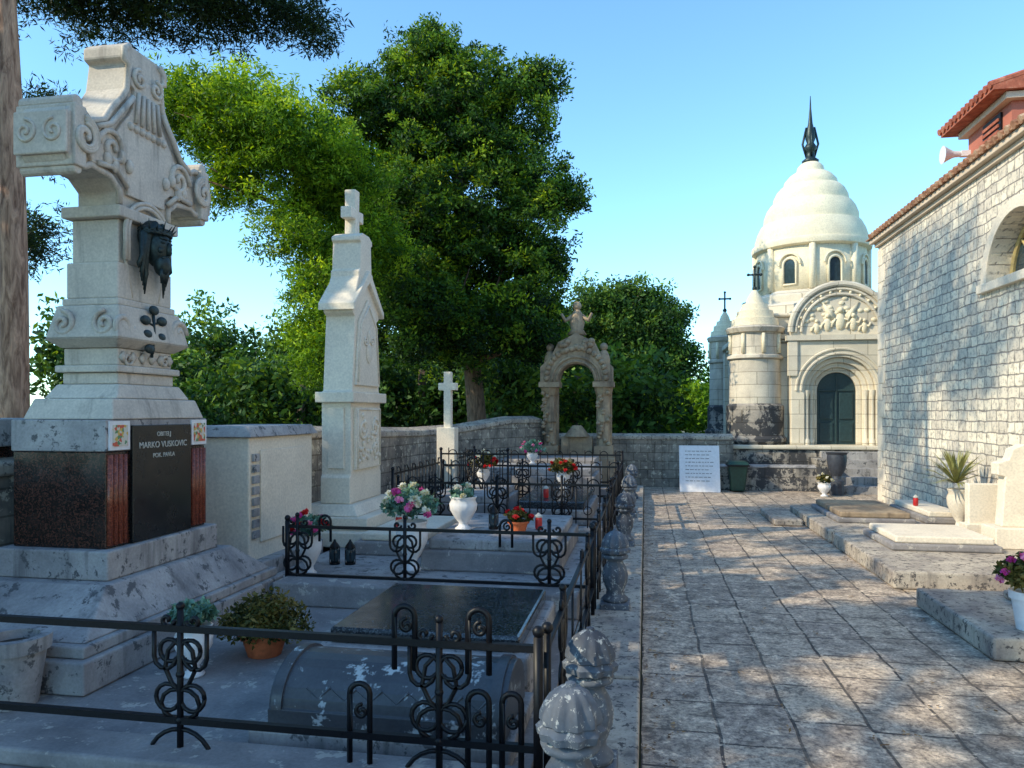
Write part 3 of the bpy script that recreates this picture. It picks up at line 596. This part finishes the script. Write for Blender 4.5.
for i in range(9):
    z=.87-i*.08; y=16.6+.35*z-.004; x=.88
    while x<1.46-.05*(i%3):
        w_=random.uniform(.03,.09); g.append(([(x,y,z),(x+w_,y,z),(x+w_,y+.007,z+.018),(x,y+.007,z+.018)],[(0,1,2,3)])); x+=w_+.02
part(e,'engraved_lines',g,'limegrey')
e=empty('rubbish_bin'); part(e,'body',frus((1.86,2.14,16.7,16.98),(1.8,2.2,16.64,17.04),.02,.6),'bin',bevel=.03); part(e,'lid',frus((1.77,2.23,16.6,17.08),(1.83,2.17,16.68,17.0),.602,.68),'bin',bevel=.02)
part(e,'rim_and_wheels',[box(1.765,2.235,16.595,17.085,.57,.6),tube([(1.85,17.02,.05),(2.15,17.02,.05)],.05,12)],'iron',bevel=.005)

# ------------------------------------------------------------------ arch monument
e=empty('carved_arch_monument'); y0,y1=16.35,16.85; cx=-1.5
def uarch(cx,hw,z0,zs,r,ztop,topf=None,n=18):
    inner=[(cx+r*math.cos(a),zs+r*math.sin(a)) for a in np.linspace(0,PI,n+1)]
    o=[(cx-hw,z0),(cx-r,z0)]+inner[::-1]+[(cx+r,z0),(cx+hw,z0)]
    if topf: o+=topf
    else: o+=[(cx+hw,ztop),(cx-hw,ztop)]
    return o
part(e,'base',box(cx-.85,cx+.85,16.2,17,.16,.75),'arch',bevel=.02)
g=[]
for s in (-1,1):
    c_=cx+s*.6; g+=[box(c_-.2,c_+.2,y0-.05,y1,.752,1.0)]
    g.append(lathe(c_,y0+.18,[(.15,1.0),(.13,1.06),(.12,1.5),(.15,1.54),(.13,1.6),(.12,2.1),(.17,2.16),(.2,2.3)],24,.06,8)); g.append(box(c_-.17,c_+.17,y0+.3,y1-.02,1.0,2.3)); g.append(box(c_-.23,c_+.23,y0-.06,y1+.02,2.302,2.42))
    for k in range(16): g.append(ball((c_+random.uniform(-.15,.15),y0+.02,1.05+k*.075),(.05,.05,.045),8,6))
    g.append(ball((c_,y0+.2,2.85),(.14,.14,.3),12,9)); g.append(ball((c_,y0+.2,3.2),.09,10,8))
part(e,'pillars',g,'arch','auto')
tf=[(cx+.8,2.75),(cx+.55,3.0),(cx+.4,3.3),(cx,3.5),(cx-.4,3.3),(cx-.55,3.0),(cx-.8,2.75)]
part(e,'arch',prism(uarch(cx,.8,2.422,2.425,.4,3,tf),'XZ',y0,y1),'arch',bevel=.02)
g=[tube(xz(arc(cx,2.43,r,0,PI,20),y0-.01),.03,6) for r in (.44,.54)]
for k in range(18): a=PI*k/17; g.append(ball((cx+.66*math.cos(a),y0,2.5+.66*math.sin(a)),(.07,.07,.07),8,6))
for k in range(14): g.append(ball((cx+random.uniform(-.35,.35),y0,3.2+random.uniform(-.1,.15)),(.08,.08,.07),8,6))
g+=[lathe(cx,16.6,[(.22,3.48),(.14,3.6),(.17,3.75),(.12,3.95),(.06,4.05)],16),ball((cx,16.6,4.13),.1,12,9)]
for s in (-1,1): g.append(tube([(cx+s*.1,16.6,3.9),(cx+s*.26,16.55,3.8),(cx+s*.34,16.5,3.95)],[.06,.05,.03],8))
part(e,'carving_and_angel',g,'arch',True)
part(e,'altar_block',[box(cx-.35,cx+.35,16.5,16.7,.752,1.2),lathe(cx,16.6,[(.3,1.2),(.22,1.3),(.1,1.45)],20)],'arch',bevel=.01)

# ------------------------------------------------------------------ chapel
e=empty('domed_mausoleum_chapel'); cx=4.45
part(e,'podium',box(1.9,7.1,18.0,23.8,-.02,.88),'chapeldk',bevel=.03)
part(e,'podium_moulding',box(1.83,7.17,17.93,23.87,.882,.98),'chapel',bevel=.03)
part(e,'body',box(2.35,6.6,18.75,23.2,.982,3.42),'chapel',bevel=.02)
part(e,'cornice',[box(2.28,6.67,18.68,23.27,3.422,3.5),box(2.18,6.77,18.58,23.37,3.502,3.62),box(2.4,6.55,18.8,23.15,3.622,4.05),box(2.33,6.62,18.73,23.22,4.052,4.14)],'chapel',bevel=.02)
part(e,'left_pilasters',[box(2.2,2.35,y,y+.35,.984,3.41) for y in (19.3,20.2,21.5)]+[box(x,x+.25,18.65,18.75,.984,3.41) for x in (3.2,5.5)],'chapel',bevel=.015)
def turret(tx,ty,r,zc,ztip,b0=.45):
    part(e,'turret_base',[lathe(tx,ty,[(r*1.12,b0),(r*1.12,b0+.3),(r*1.02,b0+.36),(r*1.0,1.0),(r*1.08,1.05),(r*1.08,1.12),(r*.98,1.2),(r*.98,1.9),(r*.88,1.95)],40)],'chapeldk','auto')
    part(e,'turret_shaft',[lathe(tx,ty,[(r*.88,1.951),(r*.86,zc-.75),(r*.96,zc-.72),(r*.96,zc-.66),(r*.84,zc-.62),(r*.84,zc-.12),(r*.95,zc-.1),(r*1.02,zc),(r*.95,zc+.04),(r*.8,zc+.06)],40)],'chapelup','auto')
    hh=ztip-zc
    part(e,'turret_roof',[lathe(tx,ty,[(r*.82,zc+.061),(r*.78,zc+hh*.25),(r*.66,zc+hh*.27),(r*.62,zc+hh*.45),(r*.5,zc+hh*.47),(r*.44,zc+hh*.62),(r*.32,zc+hh*.64),(r*.24,zc+hh*.8),(r*.1,zc+hh*.95),(r*.05,ztip)],32)],'dome','auto')
    part(e,'turret_cross',[tube([(tx,ty,ztip-.03),(tx,ty,ztip+.55)],.025,6),tube([(tx-.15,ty,ztip+.36),(tx+.15,ty,ztip+.36)],.025,6),ball((tx,ty,ztip+.02),.06,10,8)]+[ball((tx+a,ty,ztip+b_),.038,8,6) for a,b_ in ((-.15,.36),(.15,.36),(0,.55))],'bronze',True)
    g=[]
    for k in range(8):
        a=k*PI/4+.2; g.append(tube([(tx+r*.88*math.cos(a),ty+r*.88*math.sin(a),zc-.6),(tx+r*.88*math.cos(a),ty+r*.88*math.sin(a),zc-.14)],.045,8))
    part(e,'turret_colonnettes',g,'dome',True)
turret(2.62,18.7,.68,3.75,4.72); turret(2.3,22.4,.5,3.9,4.7,.9); turret(6.3,18.7,.68,3.75,4.72)
zc=3.62
gab=[(cx+1.08*math.cos(a),zc+1.08*math.sin(a)) for a in np.linspace(0,PI,24)]
part(e,'portal_front',prism(uarch(cx,1.08,.984,2.25,.78,0,gab),'XZ',18.2,18.74),'chapel',bevel=.015)
for i,(r,r2,ya,yb) in enumerate(((.66,.775,18.32,18.738),(.55,.657,18.42,18.736),(.44,.547,18.52,18.734))):
    o=[(cx-r2,.984),(cx-r,.984)]+[(cx+r*math.cos(a),2.25+r*math.sin(a)) for a in np.linspace(PI,0,17)]+[(cx+r,.984),(cx+r2,.984)]+[(cx+r2*math.cos(a),2.25+r2*math.sin(a)) for a in np.linspace(0,PI,17)]
    part(e,'archivolt',prism(o,'XZ',ya,yb),'chapel',bevel=.015)
part(e,'portal_columns',[lathe(cx+s*q,yy,[(.07,.98),(.07,1.1),(.045,1.14),(.045,2.1),(.07,2.2),(.075,2.26)],14) for s in (-1,1) for q,yy in ((.72,18.28),(.6,18.38))],'chapel','auto')
part(e,'door',[prism([(cx-.43,.984)]+[(cx+.43*math.cos(a),2.25+.43*math.sin(a)) for a in np.linspace(PI,0,17)]+[(cx+.43,.984)],'XZ',18.6,18.68)],'door')
part(e,'door_panels',[box(cx+a,cx+a+.3,18.57,18.6,b_,c_) for a in (-.37,.07) for b_,c_ in ((1.05,1.5),(1.58,2.2))]+[box(cx-.015,cx+.015,18.56,18.6,.99,2.66),box(cx-.4,cx+.4,18.57,18.6,2.24,2.29)],'door',bevel=.012)
g=[tube(xz(arc(cx,zc,r,0,PI,28),18.17),q,8) for r,q in ((1.1,.07),(.98,.03),(.86,.035))]
g.append(box(cx-1.2,cx+1.2,18.12,18.3,3.42,3.54)); g.append(box(cx-1.15,cx-.95,18.15,18.3,2.6,3.42)); g.append(box(cx+.95,cx+1.15,18.15,18.3,2.6,3.42))
for r in (.86,.97): g.append(tube(xz(arc(cx,2.25,r,0,PI,24),18.19),.03,6))
part(e,'gable_moulding',g,'chapel','auto')
g=[]
for k,(a,b_,sc) in enumerate(((0,3.85,1.3),(-.28,3.78,1),(.28,3.78,1),(-.52,3.7,.8),(.52,3.7,.8))):
    g+= [ball((cx+a,18.2,b_),(.09*sc,.06,.16*sc),12,8),ball((cx+a,18.18,b_+.2*sc),.055*sc,10,8),tube([(cx+a,18.19,b_+.08*sc),(cx+a+.12*sc,18.18,b_+.02),(cx+a+.17*sc,18.18,b_+.13*sc)],.03,6),tube([(cx+a,18.19,b_+.08*sc),(cx+a-.12*sc,18.18,b_+.0),(cx+a-.15*sc,18.18,b_-.1*sc)],.03,6)]
for k in range(26):
    a=random.uniform(.25,PI-.25); rr=random.uniform(.35,.78); g.append(ball((cx+rr*math.cos(a),18.2,zc+.05+rr*math.sin(a)*.95),(.07,.03,.05),8,6))
for s in (-1,1): g.append(prism([(cx+s*.1,4.0),(cx+s*.4,4.3),(cx+s*.3,4.0),(cx+s*.15,3.85)],'XZ',18.17,18.2))
for k in range(13):
    a=PI*(k+.5)/13; g.append(ball((cx+.92*math.cos(a),18.17,zc+.92*math.sin(a)),.035,8,6))
part(e,'tympanum_relief',g,'dome',True)
part(e,'drum_base',lathe(cx,21,[(2.0,4.14),(2.0,4.45),(1.85,4.5),(1.85,4.72),(1.6,4.8),(1.55,4.86)],8),'chapel',bevel=.03)
DC=(4.38,21)
part(e,'drum',lathe(*DC,[(1.38,4.8),(1.38,6.0)],48),'dome',True)
g=[];gw=[];gf=[]
for k in range(8):
    a=k*PI/4-PI/2+.22; ca,sa=math.cos(a),math.sin(a)
    def rp(u,z,r): return (DC[0]+ca*r-sa*u,DC[1]+sa*r+ca*u,z)
    w_=[(-.17,5.0),(.17,5.0)]+[(.17*math.cos(t),5.5+.17*math.sin(t)) for t in np.linspace(0,PI,11)]
    v=[rp(u,z,1.34) for u,z in w_]+[rp(u,z,1.385) for u,z in w_]; n_=len(w_)
    gw.append((v,[tuple(range(n_)),tuple(range(2*n_-1,n_-1,-1))]+[(i,i+n_,(i+1)%n_+n_,(i+1)%n_) for i in range(n_)]))
    gf.append(tube([rp(u,z,1.4) for u,z in w_+[w_[0]]],.035,6)); gf.append(tube([rp(-.27,5.5,1.41)]+[rp(.27*math.cos(t),5.52+.27*math.sin(t),1.41) for t in np.linspace(PI,0,12)]+[rp(.27,5.5,1.41)],.03,6))
    a+=PI/8; ca,sa=math.cos(a),math.sin(a); gf.append(tube([(DC[0]+ca*1.4,DC[1]+sa*1.4,4.86),(DC[0]+ca*1.4,DC[1]+sa*1.4,6.0)],.09,8))
part(e,'drum_windows',gw,'glass'); part(e,'drum_window_frames',gf,'dome',True)
prof=[(1.4,5.98),(1.5,6.02),(1.52,6.12),(1.5,6.18),(1.43,6.2),(1.42,6.36),(1.36,6.56),(1.27,6.74),(1.2,6.76),(1.2,6.8),(1.19,6.98),(1.12,7.17),(1.03,7.3),(.96,7.32),(.96,7.36),(.94,7.5),(.86,7.66),(.77,7.76),(.69,7.78),(.69,7.82),(.66,7.94),(.54,8.08),(.44,8.15),(.36,8.18),(.33,8.32),(.26,8.4),(.2,8.44)]
part(e,'dome',lathe(*DC,prof,56),'dome','auto')
part(e,'bronze_spire',[lathe(*DC,[(.2,8.42),(.22,8.5),(.12,8.58),(.11,8.75),(.17,8.82),(.14,8.9),(.09,8.98),(.13,9.1),(.12,9.25),(.06,9.5),(.025,9.9),(.008,10.25)],16)]+[tube([(DC[0]+.1*math.cos(a),21+.1*math.sin(a),8.6),(DC[0]+.2*math.cos(a),21+.2*math.sin(a),8.95),(DC[0]+.1*math.cos(a),21+.1*math.sin(a),9.4)],.03,6) for a in (0,PI/2,PI,1.5*PI)],'bronze',True)
part(e,'stairs',[box(3.95,5.6,16.75+i*.26,18.0,-.02+i*.001,.17*(i+1)) for i in range(5)],'limegrey',bevel=.01)
part(e,'stair_cheek',[box(3.7,3.94,16.8,17.97,-.02,.72)],'chapeldk',bevel=.02)
e=empty('bronze_urn'); part(e,'urn',lathe(3.98,16.55,[(.14,0),(.14,.3),(.1,.34),(.09,.4),(.17,.55),(.2,.75),(.19,.85),(.22,.9),(.17,.9)],24),plain('dark_urn',(.04,.045,.06),.5),'auto')
e=vase('flower_vase',3.65,16.2,.004,.28,.13); bouquet(e,3.65,16.2,.32,.16,'leafbush',['fwhite'],30,6)

# ------------------------------------------------------------------ church
e=empty('stone_church'); X=4.55
cy,r=10.15,.8; zs=3.48
part(e,'side_wall',[prism([(-6,-.02),(15.7,-.02),(15.7,zs),(-6,zs)],'YZ',X,X+.6),
  prism([(cy+r,zs)]+[(15.7,zs),(15.7,5.0),(cy,5.0)]+[(cy+r*math.cos(a),zs+r*math.sin(a)) for a in np.linspace(PI/2,0,12)][:-1],'YZ',X,X+.6),
  prism([(cy-r,zs)]+[(cy+r*math.cos(a),zs+r*math.sin(a)) for a in np.linspace(PI,PI/2,12)][1:]+[(cy,5.0),(-6,5.0),(-6,zs)],'YZ',X,X+.6)],'ashlar')
part(e,'end_wall',box(X+.602,13,15.1,15.7,-.02,5.0),'ashlar')
part(e,'gable_wall',prism([(X+.1,5.002),(13,5.002),(8.8,6.6)],'XZ',15.1,15.68),'ashlar')
part(e,'plaster_cornice',[box(X-.06,X+.5,-6,15.76,5.003,5.08),box(X-.14,X+.5,-6,15.8,5.082,5.17)],'plaster',bevel=.01)
g=[]
for i in range(int(21.8/.17)):
    y=-6+i*.17; g.append(tube([(X-.2,y,5.2),(X+.3,y,5.38),(X+4.2,y,6.82)],.055,8))
part(e,'roof_tiles',g+[prism([(X-.18,5.172),(X-.18,5.19),(X+4.25,6.83),(13.2,5.19),(13.2,5.172)],'XZ',-6,15.9)],'tile','auto')
part(e,'window_glass',prism([(cy+r*math.cos(a),zs+r*math.sin(a)) for a in np.linspace(0,PI,20)],'YZ',X+.3,X+.33),'glass')
g=[tube(yz(arc(cy,zs,r-.03,0,PI,24),X+.29),.04,6),tube(yz(arc(cy,zs,r*.5,0,PI,18),X+.29),.02,6),box(X+.25,X+.32,cy-r,cy+r,zs+.002,zs+.05)]
for a in (.25,.5,.75): g.append(tube(yz([(cy+.0*math.cos(PI*a),zs),(cy+r*math.cos(PI*a),zs+r*math.sin(PI*a))],X+.29),.018,5))
part(e,'window_frame',g,'frame')
o=[(cy-r-.0,zs-.0)]+[(cy+r*math.cos(a),zs+r*math.sin(a)) for a in np.linspace(PI,0,21)]+[(cy+(r+.16)*math.cos(a),zs+(r+.16)*math.sin(a)) for a in np.linspace(0,PI,21)]
part(e,'window_surround',prism(o[1:],'YZ',X-.03,X+.2),'white',bevel=.008); part(e,'window_sill',box(X-.07,X+.28,cy-r-.2,cy+r+.2,zs-.12,zs-.001),'white',bevel=.01)
part(e,'corner_quoins',[box(X-.012,X+(.45 if i%2 else .25),15.3 if i%2 else 15.45,15.712,i*.33,i*.33+.32) for i in range(15)],'white',bevel=.008)
part(e,'dormer_walls',[box(5.75,9,13.0,14.6,5.3,6.85)],'pink')
part(e,'dormer_roof',[prism([(5.4,6.83),(5.4,6.9),(7.4,7.5),(9.4,6.9),(9.4,6.83)],'XZ',12.8,14.9)]+[tube([(5.36,12.85+i*.17,6.92),(7.4,12.85+i*.17,7.53)],.06,8) for i in range(13)],'tilered','auto')
part(e,'dormer_cornice',[box(5.62,9.1,12.88,14.72,6.71,6.82)],'plaster',bevel=.01)
part(e,'louvre_frame',[box(5.715,5.75,13.3,13.95,5.8,6.65)],'iron')
part(e,'louvre_slats',[box(5.69,5.712,13.34,13.91,5.85+i*.095,5.9+i*.095) for i in range(8)],'tilered')
g=lathe(0,0,[(.05,0),(.06,.12),(.1,.2),(.16,.3)],20); v=[(5.6-p[2],14.55+p[1],6.4+p[0]) for p in g[0]]
part(e,'loudspeaker',[(v,g[1]),box(5.6,5.75,14.5,14.6,6.35,6.45)],'ceram','auto')

# ------------------------------------------------------------------ trees
# leaf clumps left out of the crowns so sun falls on chosen ground patches
kx,ky=-sd.x/sd.z,-sd.y/sd.z
PATCH=((1.7,5.2,1.7,.42),(2.1,4.0,1.0,.3),(.5,3.2,.4,.5),(1.1,7.6,1.2,.45),(1.0,9.6,1.1,.6),(1.2,12.2,1.3,1.2),(3.6,8.6,1.0,.9),(3.4,11.8,1.1,1.0),(-1.2,7.6,.8,.4))
def clear(p):
    gx=p[:,0]+kx*p[:,2]; gy=p[:,1]+ky*p[:,2]; k=np.ones(len(p),bool)
    for (a,b_,ra,rb) in PATCH:
        k&=(((gx-a)/(ra+.45))**2+((gy-b_-.18*np.sin(gx*5))/(rb+.5))**2)>1
    return k
tree('cypress_tree',(-4.07,18.2,0),(-4.6,17.6,9.8),.28,[(-4.75,17.4,9.3,1.6,1.5,1.5),(-5.9,17.2,8.9,1.7,1.6,1.3),(-3.6,17.6,8.5,1.5,1.5,1.6),(-3.2,17.4,6.5,1.5,1.5,1.5),(-5.3,17,6.4,2.1,1.8,1.9),(-3.6,17.2,4.3,1.7,1.7,1.6),(-5.3,17,4.2,1.9,1.8,1.5),(-6.9,17.2,4.9,1.4,1.4,1.5),(-2.8,17.6,3.7,1.0,1.1,1.0),(-7.0,17.3,7.4,1.4,1.4,1.4),(-2.4,17.5,5.3,.7,.8,.4),(-2.1,17.5,6.9,.8,.7,.35),(-5.2,17.4,10.5,.9,.9,.6),(-2.5,17.5,9.6,.7,.7,.4)],290,.27,52,.105,'leafdk',gap=.5,asp=.4)
tree('pine_tree',(-5.9,14.7,0),(-6.6,13.6,7.6),.2,[(-8.6,12.9,7.5,1.0,1.2,.7),(-7.5,12.8,7.3,1.2,1.3,.8),(-6.7,12.8,6.8,1.3,1.3,.9),(-6.3,13.2,5.4,1.0,1.2,.9),(-6.1,13.4,3.9,.8,1,.9),(-5.9,13.8,6.4,1.0,1.0,.8),(-6.0,13.4,2.9,.8,.9,.7),(-8.0,13,6.2,.8,.9,.5),(-5.4,14.3,5.0,.8,.8,.8)],330,.26,46,.1,'leafpine','bark',gap=.53,asp=.3)
e=tree('pine_tree',(-6.35,6.55,0),(-6.7,6.6,12.6),.155,[(-7.2,6.5,9,1.8,1.8,.9),(-7.8,5.2,7.2,1.4,1.4,.7),(-6.7,6.3,12.2,1.5,1.6,.9),(-6.2,4.9,11.3,1.3,1.3,.7),(-7.2,7.6,11,1.3,1.5,.8),(-6.0,8.2,12.2,1.1,1.3,.7)],260,.26,30,.11,'leafover','bark',gap=.57,asp=.22,clear=clear)  # high lobes, out of view, added to shade the church wall
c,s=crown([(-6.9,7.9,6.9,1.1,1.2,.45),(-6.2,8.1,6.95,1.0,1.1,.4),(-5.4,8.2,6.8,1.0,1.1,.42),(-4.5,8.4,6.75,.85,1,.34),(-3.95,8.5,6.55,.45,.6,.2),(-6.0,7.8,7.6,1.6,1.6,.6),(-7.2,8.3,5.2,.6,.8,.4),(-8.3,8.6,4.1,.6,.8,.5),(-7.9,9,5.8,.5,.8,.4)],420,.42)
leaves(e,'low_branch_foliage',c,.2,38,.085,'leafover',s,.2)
tree('pine_tree',(-.9,28.6,0),(-.7,28,6.5),.25,[(-1.5,28,5.2,1.6,1.6,1.4),(.2,28,4.9,1.5,1.6,1.3),(-.6,28,5.8,1.3,1.4,.9),(.9,28.2,3.6,1.1,1.4,1.2),(-.8,28,3.6,1.8,1.8,1.4),(-2.6,28,4.2,1.3,1.4,1.3)],210,.42,36,.16,'leaffar',gap=.45,asp=.4)
c,s=crown([(1.6,27.5,2.0,1.3,1.4,.9),(.2,26.5,1.7,1.5,1.3,.9),(2.6,30,2.2,1.6,2,1.1),(-2.2,25,1.6,1.8,1.3,1.1)],150,.3); leaves(None,'shrub_mass',c,.4,30,.17,'leafpine',s*.6)
lb=[]
for i in range(17):
    x=-24+i*1.35; lb.append((x,30+3*math.sin(i*2.1),2.6+.9*math.sin(i*1.7)+.4*math.cos(i*4),2.2,2.0,2.2+.5*math.sin(i*3)))
for i in range(12): lb.append((-17+i*1.5,22+2*math.sin(i*2.7),2.0+.5*math.sin(i*2.3),1.5,1.5,1.5))
lb+=[(-15.2,18,3.4,1.1,1.2,1.6),(-14.6,18,2.2,1.4,1.2,1.2)]
for i in range(10): lb.append((-38+i*9,60,2.5,6,3,3))
c,s=crown(lb,55,.35); leaves(None,'distant_trees',c,.55,34,.22,'leaffar',s)
part(None,'distant_tree_trunks',[tube([(-16+i*2.3,22+math.sin(i),0),(-15.7+i*2.3,22+math.sin(i),3.0)],.13,8) for i in range(7)],'barkdk',True)
# tall pines beyond the left edge that shade the terrace
for (x,y,z,k) in ((-9.5,-2.5,7.8,1.0),(-11,2.0,8.2,1.0),(-8.5,-6.5,7.6,1.0),(-9.2,.6,6.8,1.0)):
    lo=[(x+random.uniform(-1.6,1.6)*k,y+random.uniform(-1.9,1.9),z+random.uniform(-2.2,1.9),1.5*k,1.5*k,.8) for _ in range(10)]
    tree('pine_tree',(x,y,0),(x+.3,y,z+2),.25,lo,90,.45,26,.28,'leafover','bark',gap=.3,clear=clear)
